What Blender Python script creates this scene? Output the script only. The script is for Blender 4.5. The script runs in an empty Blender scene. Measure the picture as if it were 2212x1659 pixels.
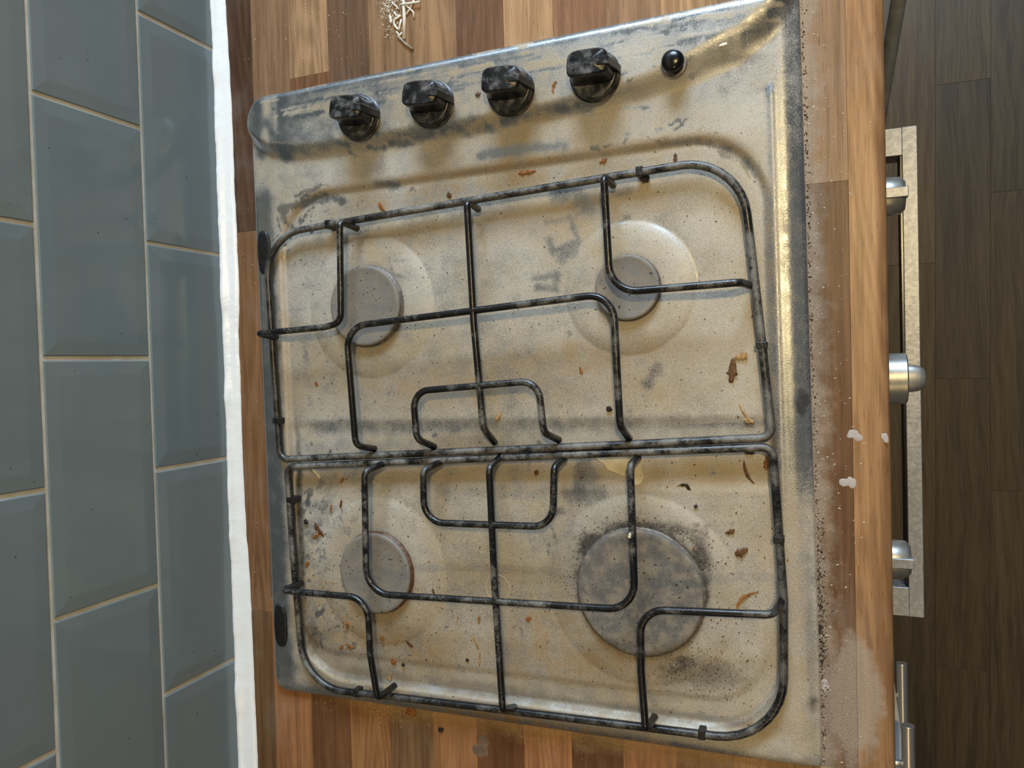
import bpy, bmesh, math, random
import numpy as np
from mathutils import Vector, Matrix
random.seed(7); rng = np.random.default_rng(7)
C = bpy.context.scene.collection
TOP = 0.91                       # worktop surface above the floor; all sizes below are mm from the worktop surface
def W(x, y, z=0.0): return Vector((x*.001, y*.001, z*.001 + TOP))

# ---------------------------------------------------------------- camera, world, lights, exposure
cam = bpy.data.cameras.new('camera'); co = bpy.data.objects.new('camera', cam); C.objects.link(co)
cam.sensor_fit = 'HORIZONTAL'; cam.sensor_width = 36.0; cam.lens = 36.0*1682.05/2212
cam.clip_start = 0.02; cam.clip_end = 50
co.location = W(556.99, -6.663, 620.863); co.rotation_euler = (-0.0350812, 0.3832449, -0.0299162)
bpy.context.scene.camera = co
w = bpy.data.worlds.new('room_light'); bpy.context.scene.world = w; w.use_nodes = True
bg = w.node_tree.nodes['Background']; bg.inputs[0].default_value = (0.36, 0.46, 0.62, 1); bg.inputs[1].default_value = 0.17
def area(name, loc, target, size, power, col, sy=None, shape='RECTANGLE'):
    l = bpy.data.lights.new(name, 'AREA'); l.shape = shape; l.size = size
    if sy: l.size_y = sy
    l.energy = power; l.color = col
    o = bpy.data.objects.new(name, l); C.objects.link(o); o.location = loc
    o.rotation_euler = (Vector(target)-Vector(loc)).to_track_quat('-Z', 'Y').to_euler(); return o
area('ceiling_lamp', W(800, 285, 1350), W(400, -60, 0), 0.09, 11.6, (1.0, .75, .36), shape='DISK')
area('ceiling_lamp', W(700, -1100, 1400), W(450, -250, 0), 0.09, 4.0, (1.0, .72, .33), shape='DISK')
area('window_daylight', W(520, 2150, 1180), W(300, 0, 0), 1.0, 116, (.62, .80, 1.0), sy=.8)
vs = bpy.context.scene.view_settings
vs.view_transform = 'Standard'; vs.look = 'None'; vs.gamma = 1; vs.exposure = -0.46; vs.use_curve_mapping = False

# ---------------------------------------------------------------- helpers
def lin(r, g, b):
    f = lambda c: (c/255/12.92) if c/255 <= .04045 else ((c/255+.055)/1.055)**2.4
    return (f(r), f(g), f(b), 1)
class G:
    """tiny node-graph writer"""
    def __init__(s, name):
        s.m = bpy.data.materials.new(name); s.m.use_nodes = True; s.t = s.m.node_tree; s.n = s.t.nodes
        s.b = s.n['Principled BSDF']
    def put(s, sock, v):
        if isinstance(v, bpy.types.NodeSocket): s.t.links.new(v, sock)
        else: sock.default_value = v
    def math(s, op, a, b=0.0, c=None, clamp=False):
        n = s.n.new('ShaderNodeMath'); n.operation = op; n.use_clamp = clamp
        s.put(n.inputs[0], a); s.put(n.inputs[1], b)
        if c is not None: s.put(n.inputs[2], c)
        return n.outputs[0]
    def mul(s, a, b): return s.math('MULTIPLY', a, b)
    def add(s, a, b): return s.math('ADD', a, b)
    def mx(s, a, b): return s.math('MAXIMUM', a, b)
    def mix(s, f, a, b):
        n = s.n.new('ShaderNodeMix'); n.data_type = 'RGBA'
        s.put(n.inputs['Factor'], f); s.put(n.inputs[6], a); s.put(n.inputs[7], b); return n.outputs[2]
    def ms(s, v, a, b, c=0.0, d=1.0):
        n = s.n.new('ShaderNodeMapRange'); n.interpolation_type = 'SMOOTHSTEP'
        s.put(n.inputs[0], v); n.inputs[1].default_value = a; n.inputs[2].default_value = b
        n.inputs[3].default_value = c; n.inputs[4].default_value = d; return n.outputs[0]
    def pos(s): return s.n.new('ShaderNodeNewGeometry').outputs['Position']
    def obj(s): return s.n.new('ShaderNodeTexCoord').outputs['Object']
    def info(s, k): return s.n.new('ShaderNodeObjectInfo').outputs[k]
    def attr(s, k):
        n = s.n.new('ShaderNodeAttribute'); n.attribute_name = k; return n.outputs['Color']
    def sep(s, v):
        n = s.n.new('ShaderNodeSeparateXYZ'); s.put(n.inputs[0], v); return n.outputs
    def vmul(s, v, k):
        n = s.n.new('ShaderNodeVectorMath'); n.operation = 'MULTIPLY'; s.put(n.inputs[0], v); n.inputs[1].default_value = k; return n.outputs[0]
    def vadd(s, v, k):
        n = s.n.new('ShaderNodeVectorMath'); n.operation = 'ADD'; s.put(n.inputs[0], v); s.put(n.inputs[1], k); return n.outputs[0]
    def comb(s, x, y, z):
        n = s.n.new('ShaderNodeCombineXYZ')
        for i, q in enumerate((x, y, z)): s.put(n.inputs[i], q)
        return n.outputs[0]
    def noise(s, v, scale, detail=3, rough=.55, dist=0.0):
        n = s.n.new('ShaderNodeTexNoise'); s.put(n.inputs['Vector'], v); n.inputs['Scale'].default_value = scale
        n.inputs['Detail'].default_value = detail; n.inputs['Roughness'].default_value = rough; n.inputs['Distortion'].default_value = dist
        return n.outputs[0]
    def vor(s, v, scale):
        n = s.n.new('ShaderNodeTexVoronoi'); s.put(n.inputs['Vector'], v); n.inputs['Scale'].default_value = scale; return n.outputs
    def bump(s, h, dist, st=1.0):
        n = s.n.new('ShaderNodeBump'); n.inputs['Distance'].default_value = dist; n.inputs['Strength'].default_value = st
        s.put(n.inputs['Height'], h); s.put(s.b.inputs['Normal'], n.outputs[0])
    def set(s, **k):
        for a, v in k.items(): s.put(s.b.inputs[{'col': 'Base Color', 'rough': 'Roughness', 'metal': 'Metallic', 'spec': 'Specular IOR Level', 'coat': 'Coat Weight', 'sub': 'Subsurface Weight'}.get(a, a)], v)
        return s.m

def simple(name, col, rough=.5, metal=0.0, var=0.0, scale=200, spec=.5, bump=0.0):
    g = G(name)
    c = col
    if var:
        f = g.noise(g.pos(), scale, 4, .6)
        c = g.mix(g.ms(f, .35, .7), tuple(x*(1-var) for x in col[:3])+(1,), tuple(min(1, x*(1+var)) for x in col[:3])+(1,))
    g.set(col=c, rough=rough, metal=metal, spec=spec)
    if bump: g.bump(g.noise(g.pos(), scale, 3), bump)
    return g.m

def tag(o, label=None, cat=None, group=None, kind=None):
    if label: o['label'] = label
    if cat: o['category'] = cat
    if group: o['group'] = group
    if kind: o['kind'] = kind
    return o
def empty(name, loc, rz=0.0, label=None, cat=None, group=None, parent=None):
    o = bpy.data.objects.new(name, None); C.objects.link(o); o.location = loc; o.rotation_euler = (0, 0, rz)
    o.empty_display_size = .02
    if parent: o.parent = parent
    return tag(o, label, cat, group)
def link(name, me, mat, parent=None, smooth=False, loc=None, rz=None):
    o = bpy.data.objects.new(name, me); C.objects.link(o)
    if mat and not me.materials: me.materials.append(mat)
    if parent: o.parent = parent
    if loc is not None: o.location = loc
    if rz is not None: o.rotation_euler = (0, 0, rz)
    if smooth: me.shade_smooth()
    return o
def mesh(name, vs_, fs, mm=True):
    me = bpy.data.meshes.new(name)
    k = .001 if mm else 1
    me.from_pydata([(v[0]*k, v[1]*k, v[2]*k) for v in vs_], [], fs); me.validate(); me.update(); return me
def bm_mesh(name, bm):
    me = bpy.data.meshes.new(name); bmesh.ops.recalc_face_normals(bm, faces=bm.faces[:]); bm.to_mesh(me); bm.free(); me.update(); return me
def box_bm(bm, x0, x1, y0, y1, z0, z1, bev=0.0, seg=2, mat=None):
    """box in mm (bmesh in metres)"""
    r = bmesh.ops.create_cube(bm, size=1)
    M_ = Matrix.Translation(((x0+x1)/2000, (y0+y1)/2000, (z0+z1)/2000)) @ Matrix.Diagonal((abs(x1-x0)/1000, abs(y1-y0)/1000, abs(z1-z0)/1000, 1))
    bmesh.ops.transform(bm, matrix=M_, verts=r['verts'])
    if bev:
        es = {e for v in r['verts'] for e in v.link_edges}
        bmesh.ops.bevel(bm, geom=list(es), offset=bev*.001, segments=seg, affect='EDGES', profile=.5)
    if mat is not None: bmesh.ops.transform(bm, matrix=mat, verts=[v for v in r['verts'] if v.is_valid])
    return bm
def box(name, x0, x1, y0, y1, z0, z1, mat, parent=None, bev=0.0, seg=2, smooth=False, loc=None):
    bm = bmesh.new(); box_bm(bm, x0, x1, y0, y1, z0, z1, bev, seg)
    return link(name, bm_mesh(name, bm), mat, parent, smooth, loc)
def lathe(name, prof, seg=48, axis='z'):
    """prof: (r, z) mm"""
    vs_, fs = [], []
    for r, z in prof:
        for i in range(seg):
            a = 2*math.pi*i/seg
            vs_.append((r*math.cos(a), r*math.sin(a), z) if axis == 'z' else (z, r*math.cos(a), r*math.sin(a)))
    n = len(prof)
    for j in range(n-1):
        for i in range(seg):
            k = (i+1) % seg
            fs.append((j*seg+i, j*seg+k, (j+1)*seg+k, (j+1)*seg+i))
    fs.append(tuple(range(seg))[::-1]); fs.append(tuple(range((n-1)*seg, n*seg)))
    return mesh(name, vs_, fs)
def fillet(pts, rad, closed=False, n=7):
    P = [Vector(p) for p in pts]; out = []; N = len(P)
    for i in range(N):
        if not closed and i in (0, N-1): out.append(P[i]); continue
        r = rad[i] if isinstance(rad, (list, tuple)) else rad
        a, b, c = P[i-1], P[i], P[(i+1) % N]
        d1, d2 = (a-b), (c-b); l1, l2 = d1.length, d2.length; d1.normalize(); d2.normalize()
        ang = d1.angle(d2)
        if r <= 0 or ang > 3.1: out.append(b); continue
        t = min(r/math.tan(ang/2), l1*.49, l2*.49); r2 = t*math.tan(ang/2)
        bis = (d1+d2).normalized(); cen = b + bis*(r2/math.sin(ang/2))
        s, e = b+d1*t - cen, b+d2*t - cen
        th = s.angle(e)
        for k in range(n+1):
            f = k/n
            out.append(cen + (s*math.sin((1-f)*th) + e*math.sin(f*th))/math.sin(th))
    return out
def tube(name, pts, r, closed=False, seg=10, r_end=None):
    P = [Vector(p) for p in pts]; Q = []
    for p in P:
        if not Q or (p-Q[-1]).length > .05: Q.append(p)
    if closed and (Q[0]-Q[-1]).length < .05: Q.pop()
    P = Q; N = len(P); T = []
    for i in range(N):
        if closed: t = P[(i+1) % N]-P[i-1]
        else: t = P[min(i+1, N-1)]-P[max(i-1, 0)]
        T.append(t.normalized())
    up = Vector((0, 0, 1)) if abs(T[0].z) < .9 else Vector((1, 0, 0))
    n = (up - T[0]*up.dot(T[0])).normalized(); vs_, fs = [], []
    for i in range(N):
        if i: n = (n - T[i]*n.dot(T[i])).normalized()
        b = T[i].cross(n); rr = r if r_end is None else r+(r_end-r)*i/(N-1)
        for k in range(seg):
            a = 2*math.pi*k/seg; q = P[i]+(n*math.cos(a)+b*math.sin(a))*rr; vs_.append(q)
    for i in range(N if closed else N-1):
        j = (i+1) % N
        for k in range(seg):
            k2 = (k+1) % seg; fs.append((i*seg+k, i*seg+k2, j*seg+k2, j*seg+k))
    if not closed: fs.append(tuple(range(seg))[::-1]); fs.append(tuple(range((N-1)*seg, N*seg)))
    return mesh(name, vs_, fs)

# ---------------------------------------------------------------- materials
def wood_material():
    g = G('laminate_wood'); p = g.pos(); s = g.sep(p); col = g.info('Color'); rnd = g.info('Random')
    off = g.comb(g.mul(rnd, 3.1), g.mul(rnd, 7.7), 0.0)
    q = g.vadd(p, off)
    warp = g.noise(g.vmul(q, (10, 1.8, 5)), 1.0, 1)
    q2 = g.comb(g.add(g.sep(q)[0], g.mul(warp, .005)), g.sep(q)[1], 0.0)
    fine = g.noise(g.vmul(q2, (1100, 22, 1)), 1.0, 4, .65)
    mid = g.noise(g.vmul(q2, (190, 7, 1)), 1.0, 3, .6)
    big = g.noise(g.vmul(q2, (40, 4, 1)), 1.0, 2, .5)
    pore = g.ms(g.noise(g.vmul(q2, (900, 55, 1)), 1.0, 3, .6), .58, .70)
    ring = g.math('SINE', g.mul(g.noise(g.vmul(q, (30, 3.2, 1)), 1.0, 1, .4), 75))
    ringk = g.mul(g.ms(g.noise(g.comb(g.mul(rnd, 91), 0.0, 0.0), 1.0, 0), .42, .58), g.mul(ring, .085))
    v = g.add(g.add(g.add(g.mul(fine, .55), ringk), g.mul(mid, .7)), g.mul(big, .6))      # ~0.92 mean
    k = g.ms(v, .66, 1.2, .64, 1.26)
    mul = g.n.new('ShaderNodeMix'); mul.data_type = 'RGBA'; mul.blend_type = 'MULTIPLY'; mul.inputs['Factor'].default_value = 1
    g.put(mul.inputs[6], col); g.put(mul.inputs[7], g.comb(k, g.math('POWER', k, 1.08), g.math('POWER', k, 1.16)))
    c = mul.outputs[2]
    c = g.mix(g.mul(pore, .45), c, (.05, .028, .015, 1))
    # settled dust: along the front edge of the hob, in the near corner, along the hob's short end
    n1 = g.noise(p, 55, 5, .65); n2 = g.noise(p, 700, 2, .6); n3 = g.noise(p, 16, 3, .6)
    x, y = s[0], s[1]
    hx = g.math('SUBTRACT', x, g.add(.5455, g.mul(y, -.0102)))            # distance in front of the hob
    band = g.ms(g.math('SUBTRACT', hx, g.mul(g.math('SUBTRACT', n1, .5), .035)), .000, .018, 1, 0)
    band = g.mul(band, g.ms(y, .33, .10, .55, 1.0))
    bx = g.math('DIVIDE', g.math('SUBTRACT', x, .571), .020); by = g.math('DIVIDE', g.math('SUBTRACT', y, -.262), .048)
    blob = g.add(g.mul(bx, bx), g.mul(by, by))
    blob = g.ms(g.add(blob, g.mul(g.math('SUBTRACT', n1, .5), 2.2)), .55, 1.35, 1, 0)
    mid_ = g.mul(g.ms(g.noise(g.vadd(p, (3, 1, 0)), 26, 5, .7), .48, .64), g.mul(g.ms(hx, .026, .008, 0, .42), g.ms(hx, 0, .004)))
    front = g.mul(g.mx(g.mx(band, blob), mid_), g.mul(g.ms(hx, -.004, 0), g.ms(n2, .20, .60, .45, .9)))
    hy = g.math('SUBTRACT', g.add(g.mul(g.math('SUBTRACT', x, .3), .0102), -.318), y)  # distance beyond the short end
    end = g.ms(g.math('SUBTRACT', hy, g.mul(g.math('SUBTRACT', n1, .5), .030)), .0, .019, 1, 0)
    end = g.mul(g.mul(end, g.ms(hy, -.002, 0)), g.mul(g.ms(n2, .25, .65, .25, .85), g.ms(x, .06, .20)))
    haze = g.mul(g.ms(n3, .5, .75), .10)
    c = g.mix(haze, c, (.42, .38, .34, 1))
    c = g.mix(g.mul(front, .70), c, lin(172, 160, 144))
    c = g.mix(g.mul(end, .8), c, lin(176, 150, 105))
    g.set(col=c, rough=g.add(.36, g.mul(g.mx(front, end), .4)), spec=.3)
    g.bump(g.add(g.mul(fine, .5), g.mul(g.mx(front, end), n2)), .0005, .5)
    return g.m
def hob_material():
    g = G('dusty_stainless_steel'); p = g.pos(); a = g.sep(g.attr('dirt_shade'))
    dust, stain, soot = a[0], a[1], a[2]
    n_f = g.noise(p, 1000, 3, .75); n_m = g.noise(p, 60, 5, .65); n_b = g.noise(p, 14, 4, .6, .6)
    brush = g.noise(g.vmul(p, (2400, 40, 60)), 1.0, 2, .6)
    d = g.add(dust, g.mul(g.math('SUBTRACT', n_m, .5), .75)); d = g.add(d, g.mul(g.math('SUBTRACT', n_f, .5), .85))
    d = g.math('MINIMUM', g.ms(d, .10, .80, 0, .93), g.add(g.mul(dust, 1.7), .06))
    dustc = g.mix(g.ms(n_b, .38, .66), lin(189, 179, 162), lin(176, 161, 134))
    dustc = g.mix(g.mul(g.ms(g.noise(p, 7, 3, .6), .42, .68), .55), dustc, lin(164, 138, 88))
    dustc = g.mix(g.mul(g.ms(n_f, .50, .72), .5), dustc, lin(226, 220, 208))
    dustc = g.mix(g.mul(g.ms(g.noise(p, 800, 3, .75), .54, .66), .5), dustc, lin(112, 100, 82))
    metc = g.mix(brush, (.27, .29, .30, 1), (.38, .39, .40, 1))
    c = g.mix(d, metc, dustc)
    c = g.mix(g.mul(stain, g.ms(n_m, .30, .66)), c, lin(150, 112, 52))  # grease colour, which also tints the painted yellow shade bands
    spk = g.ms(g.noise(p, 800, 2, .75), .60, .68)
    st = g.math('MINIMUM', g.mul(soot, g.ms(g.add(n_m, g.mul(n_f, .9)), .68, 1.12, .35, 1.3)), .92)
    c = g.mix(st, c, lin(44, 42, 40))
    c = g.mix(g.mul(spk, g.math('MINIMUM', g.add(.10, g.mul(soot, 1.2)), .8)), c, lin(50, 40, 30))
    g.set(col=c, metal=g.math('SUBTRACT', .90, g.mul(g.math('MAXIMUM', d, st), .84)),
          rough=g.add(g.add(.22, g.mul(brush, .12)), g.mul(d, .30)), spec=.5)
    g.bump(g.add(g.mul(d, .6), g.mul(n_f, .5)), .00022, .6)
    return g.m
def enamel_material():
    g = G('black_enamel_dusty'); p = g.pos()
    n = g.noise(p, 75, 4, .62); n2 = g.noise(p, 1500, 3, .7); nb = g.noise(p, 13, 3, .6); n3 = g.noise(p, 420, 3, .65)
    nz = g.sep(g.n.new('ShaderNodeNewGeometry').outputs['Normal'])[2]
    v = g.add(g.add(g.mul(n, .8), g.mul(n2, .25)), g.add(g.mul(nb, .75), g.mul(n3, .35)))
    low = g.ms(g.sep(p)[2], .9315, .9285, 0, .12)
    d = g.math('MULTIPLY', g.ms(g.add(v, low), 1.04, 1.42), g.ms(nz, .1, .85, .04, 1))
    xp, yp, _z = g.sep(p)
    d = g.mul(g.mul(d, g.ms(xp, .070, .086, .30, 1)), g.mul(g.ms(yp, -.298, -.284, .45, 1), g.ms(xp, .526, .508, .5, 1)))
    c = g.mix(g.mul(d, .80), lin(15, 15, 17), lin(146, 142, 134))
    c = g.mix(g.mul(g.ms(n3, .60, .68), g.mul(d, .8)), c, lin(30, 28, 27))
    g.set(col=c, rough=g.add(.20, g.mul(d, .5)), spec=.55); g.bump(n2, .0002, .5)
    return g.m
def cap_material():
    g = G('dusty_burner_cap'); p = g.pos(); n = g.noise(p, 90, 5, .65); f = g.noise(p, 1400, 3, .75)
    col = g.info('Color')
    c = g.mix(g.ms(n, .38, .68), col, lin(142, 131, 115)); c = g.mix(g.mul(g.ms(f, .42, .62), .6), c, lin(96, 90, 82))
    c = g.mix(g.mul(g.ms(f, .58, .70), .75), c, lin(196, 188, 176))
    c = g.mix(g.ms(g.noise(g.vadd(p, (2, 0, 0)), 330, 2, .6), .66, .71), c, lin(45, 40, 36))
    g.set(col=c, rough=.55); g.bump(f, .0003, .6); return g.m
def plastic_material():
    g = G('black_knob_plastic'); p = g.pos(); n = g.noise(p, 120, 5, .65); f = g.noise(p, 1200, 3, .7)
    nn = g.sep(g.n.new('ShaderNodeNewGeometry').outputs['Normal'])[2]
    d = g.mul(g.ms(g.add(n, g.mul(f, .3)), .58, .88), g.ms(nn, .1, .9, .15, .75))
    c = g.mix(d, lin(20, 20, 22), lin(112, 112, 110)); g.set(col=c, rough=g.add(.28, g.mul(d, .4)), spec=.5); g.bump(f, .0002, .4); return g.m
def tile_material():
    g = G('glossy_tile'); p = g.pos(); n = g.noise(p, 9, 3, .5); col = g.info('Color')
    c = g.mix(g.mul(g.ms(n, .35, .7), .35), col, lin(122, 138, 138))
    sm = g.mul(g.ms(g.noise(p, 60, 5, .7), .62, .80), .16); c = g.mix(sm, c, lin(178, 186, 186))
    sp = g.vor(p, 55)[0]; c = g.mix(g.ms(sp, .045, .028), c, lin(60, 58, 54))
    g.set(col=c, rough=g.add(.13, g.mul(sm, 1.2)), spec=.5); g.bump(g.noise(p, 25, 2, .5), .0006, .35); return g.m
def grout_material():
    g = G('grout'); p = g.pos(); n = g.noise(p, 40, 4, .6)
    c = g.mix(g.ms(n, .35, .7), lin(214, 212, 204), lin(196, 190, 174)); c = g.mix(g.mul(g.ms(g.noise(p, 300, 4, .7), .66, .76), .5), c, lin(130, 112, 88))
    g.set(col=c, rough=.85); g.bump(g.noise(p, 900, 3), .0004, .6); return g.m
def floor_material():
    g = G('vinyl_plank'); p = g.pos(); rnd = g.info('Random'); col = g.info('Color')
    q = g.vadd(p, g.comb(g.mul(rnd, 5.3), g.mul(rnd, 9.1), 0.0)); w_ = g.noise(g.vmul(q, (9, 3, 1)), 1.0, 2)
    q2 = g.comb(g.add(g.sep(q)[0], g.mul(w_, .05)), g.sep(q)[1], 0.0)
    a = g.noise(g.vmul(q2, (60, 3, 1)), 1.0, 4, .6); b = g.noise(g.vmul(q2, (320, 14, 1)), 1.0, 4, .65)
    k = g.ms(g.add(g.mul(a, .6), g.mul(b, .5)), .38, .72, .62, 1.4)
    m = g.n.new('ShaderNodeMix'); m.data_type = 'RGBA'; m.blend_type = 'MULTIPLY'; m.inputs['Factor'].default_value = 1
    g.put(m.inputs[6], col); g.put(m.inputs[7], g.comb(k, k, k))
    g.set(col=m.outputs[2], rough=.5, spec=.35); g.bump(b, .0005, .4); return g.m
M = dict(wood=wood_material(), hob=hob_material(), enamel=enamel_material(), cap=cap_material(), knob=plastic_material(),
         tile=tile_material(), grout=grout_material(), floor=floor_material(),
         joint=simple('dark_joint', lin(34, 30, 26), .9), wall=simple('painted_wall', lin(214, 210, 200), .8, var=.04, scale=30),
         silicone=simple('white_silicone', lin(240, 241, 240), .3, var=.0, scale=120, bump=.0004),
         burner=simple('burner_ring_metal', lin(120, 112, 102), .5, .3, var=.35, scale=300),
         steel=simple('spotted_steel', lin(158, 159, 160), .42, .5, var=.16, scale=260, bump=.0002),
         satin=simple('satin_knob_metal', lin(176, 174, 168), .40, .75, var=.10, scale=180),
         chrome=simple('chrome', lin(196, 190, 182), .34, .8), black=simple('black_gloss', lin(12, 12, 13), .25, var=.2),
         rubber=simple('black_rubber', lin(20, 20, 20), .45, var=.5, scale=350, bump=.0006),
         white=simple('white_cabinet_board', lin(225, 226, 226), .4, var=.03),
         pole=simple('grey_tube', lin(150, 152, 154), .4, .2, var=.15, scale=60),
         carcass=simple('carcass_board', lin(190, 186, 178), .6, var=.05))

# ---------------------------------------------------------------- floor
fl = link('floor', mesh('floor', [(-10, -2200, 0), (2400, -2200, 0), (2400, 2200, 0), (-10, 2200, 0), (-10, -2200, -20), (2400, -2200, -20), (2400, 2200, -20), (-10, 2200, -20)],
          [(0, 1, 2, 3), (4, 7, 6, 5), (0, 4, 5, 1), (1, 5, 6, 2), (2, 6, 7, 3), (3, 7, 4, 0)]), M['joint'], loc=(0, 0, 0)); fl['kind'] = 'structure'
FT = [lin(84, 66, 41), lin(77, 61, 39), lin(90, 70, 44), lin(74, 59, 39), lin(81, 64, 41)]
base_m = {}
offs = {0: 454, 1: 263, 2: 90, 3: 380, -1: 150}
for k in range(-4, 14):
    x0 = 733 + 82.5*k; o = offs.get(k, (k*193) % 504)
    ys = [o + 504*j for j in range(-5, 4)]; cr, sr = math.cos(.012), math.sin(.012)
    for j, y in enumerate(ys):
        L = 503.2
        if 'p' not in base_m:
            bm = bmesh.new(); box_bm(bm, 0, 82.3, 0, 503.8, 0, 3, .25, 1); base_m['p'] = bm_mesh('floor_plank', bm); base_m['p'].materials.append(M['floor'])
        ob = link('floor_plank', base_m['p'], None, fl, loc=((733+(x0-733)*cr+y*sr)*.001, (y*cr-(x0-733)*sr)*.001, 0)); ob.rotation_euler = (0, 0, -.012)
        ob.color = FT[(k*3+j*2+5) % 5]

# ---------------------------------------------------------------- wall with metro tiles
wl = box('wall_left', -60, -2.2, -1500, 1500, -910, 1500, M['grout'], loc=W(0, 0, 0)); wl['kind'] = 'structure'
wl.data.materials.clear(); wl.data.materials.append(M['grout'])
tw, th = 199.4, 100.4
def tile_mesh():
    bv, hx, hz = 11.0, tw/2, th/2
    rings = [(hx, hz, -8.0), (hx, hz, -1.6), (hx-.8, hz-.8, -.9), (hx-bv, hz-bv, -.35), (hx-bv-1.5, hz-bv-1.5, -.31)]
    vs_, fs = [], []
    for a, b, x in rings:
        vs_ += [(x, -a, -b), (x, a, -b), (x, a, b), (x, -a, b)]
    for r in range(len(rings)-1):
        for i in range(4): fs.append((r*4+i, r*4+(i+1) % 4, r*4+4+(i+1) % 4, r*4+4+i))
    n = len(rings)*4; fs.append((n-4, n-3, n-2, n-1))
    return mesh('tile', vs_, fs)
tm = tile_mesh(); tm.materials.append(M['tile'])
TC = [lin(116, 129, 134), lin(113, 127, 132), lin(118, 130, 133), lin(115, 128, 132)]
rowz = [-6.0, 97.6, 201.7, 305.8, 409.9, 514, 618]
for r in range(6):
    j0 = {0: 9.7, 1: 8.6}.get(r, 9) + (0 if r % 2 else 101.6)
    for k in range(-6, 6):
        yc = j0 + 203.1*k + 101.6
        ob = link('tile', tm, None, wl, loc=Vector((0, yc*.001 + random.uniform(-.0003, .0003), (rowz[r]+52.0)*.001)))
        ob.rotation_euler = (random.uniform(-.0012, .0012), random.uniform(-.002, .002), random.uniform(-.002, .002))
        ob.color = TC[(r*5+k*3) % 4]
# silicone bead between tiles and worktop
ys = np.linspace(-1200, 1200, 481); vs_, fs = [], []
wob = np.convolve(rng.normal(0, 1, 481+8), np.ones(9)/9, 'valid'); wob2 = np.convolve(rng.normal(0, 1, 481+4), np.ones(5)/5, 'valid')
for i, y in enumerate(ys):
    wd = np.interp(y, [-500, -378, -237, -50, 88, 249, 363, 600], [17.5, 17.5, 15, 12, 15, 13.5, 11.5, 11]) + wob[i]*1.5 + 1.0
    hh = 5.5 + wob2[i]*1.1
    prof = [(-1, -.4), (wd, -.2), (wd-.3, .7), (wd*.62, 2.6), (wd*.30, hh*.75), (2.4, hh+1.2), (-.4, hh+2.6), (-1, hh+1)]
    vs_ += [(a, y, b) for a, b in prof]
n = 8
for i in range(len(ys)-1):
    for k in range(n): fs.append((i*n+k, i*n+(k+1) % n, (i+1)*n+(k+1) % n, (i+1)*n+k))
tr = link('trim_1', mesh('silicone_bead', vs_, fs), M['silicone'], smooth=True, loc=W(0, 0, 0)); tr['kind'] = 'structure'
tr['label'] = 'white silicone bead sealing the tiles to the worktop'

# ---------------------------------------------------------------- worktop of staves
wt = empty('worktop', W(0, 0, 0), label='wood-effect laminate worktop of brown and tan staves around the hob', cat='worktop')
box('core', 1.5, 590, -1200, 1200, -37.5, -2.4, M['carcass'], wt)
def stave(x0, x1, y0, y1, col, name='stave'):
    bm = bmesh.new(); box_bm(bm, x0+.06, x1-.06, y0+.06, y1-.06, -2.4, 0, .15, 1)
    o = link(name, bm_mesh(name, bm), M['wood'], wt); m_ = sum(col[:3])/3
    o.color = [(m_+(c_-m_)*1.0)*.80 for c_ in col[:3]]+[1]; return o
SX = [1.5, 41.5] + [41.5+44.3*k for k in range(1, 12)] + [574.0]
dk, md, lt, rd, vd = lin(112, 82, 60), lin(146, 112, 82), lin(182, 143, 104), lin(150, 104, 68), lin(92, 66, 48)
rs = random.Random(3)
spec = {0: [(1200, 640, md), (640, 133, vd), (133, -245, lin(140, 102, 70)), (-245, -700, lin(116, 86, 56)), (-700, -1200, rd)],
        1: [(1200, 150, md), (150, -230, dk), (-230, -900, lin(168, 116, 74)), (-900, -1200, dk)],
        2: [(1200, 273, lin(176, 138, 100)), (273, -100, lin(132, 92, 62)), (-100, -900, lin(124, 84, 54)), (-900, -1200, md)],
        3: [(1200, 120, lin(122, 92, 70)), (120, -200, md), (-200, -1200, lin(164, 116, 74))],
        4: [(1200, 200, lin(150, 116, 84)), (200, -150, dk), (-150, -1200, lin(132, 100, 68))],
        5: [(1200, 100, lin(166, 128, 92)), (100, -80, md), (-80, -1200, lin(172, 122, 80))],
        6: [(1200, 60, lin(128, 92, 68)), (60, -200, lt), (-200, -1200, lin(116, 76, 48))],
        7: [(1200, 90, lin(196, 154, 112)), (90, -150, md), (-150, -1200, lin(180, 124, 80))],
        8: [(1200, 140, lin(158, 116, 84)), (140, -1200, lin(112, 74, 48))],
        9: [(1200, 90, lin(166, 128, 94)), (90, -1200, lin(172, 118, 76))],
        10: [(1200, 90, lin(198, 156, 112)), (90, -1200, lin(138, 96, 64))],
        11: [(1200, 100, lin(170, 132, 96)), (100, -1200, lin(160, 112, 74))],
        12: [(1200, 121, lin(158, 124, 92)), (121, -480, lin(118, 84, 58)), (-480, -1200, lin(150, 108, 74))]}
for k, L in spec.items():  # staves beyond the hob's far end carry the warmer, dimmer light in their colour
    for a, b, c in L: stave(SX[k], SX[k+1], b, a, c)
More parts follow.
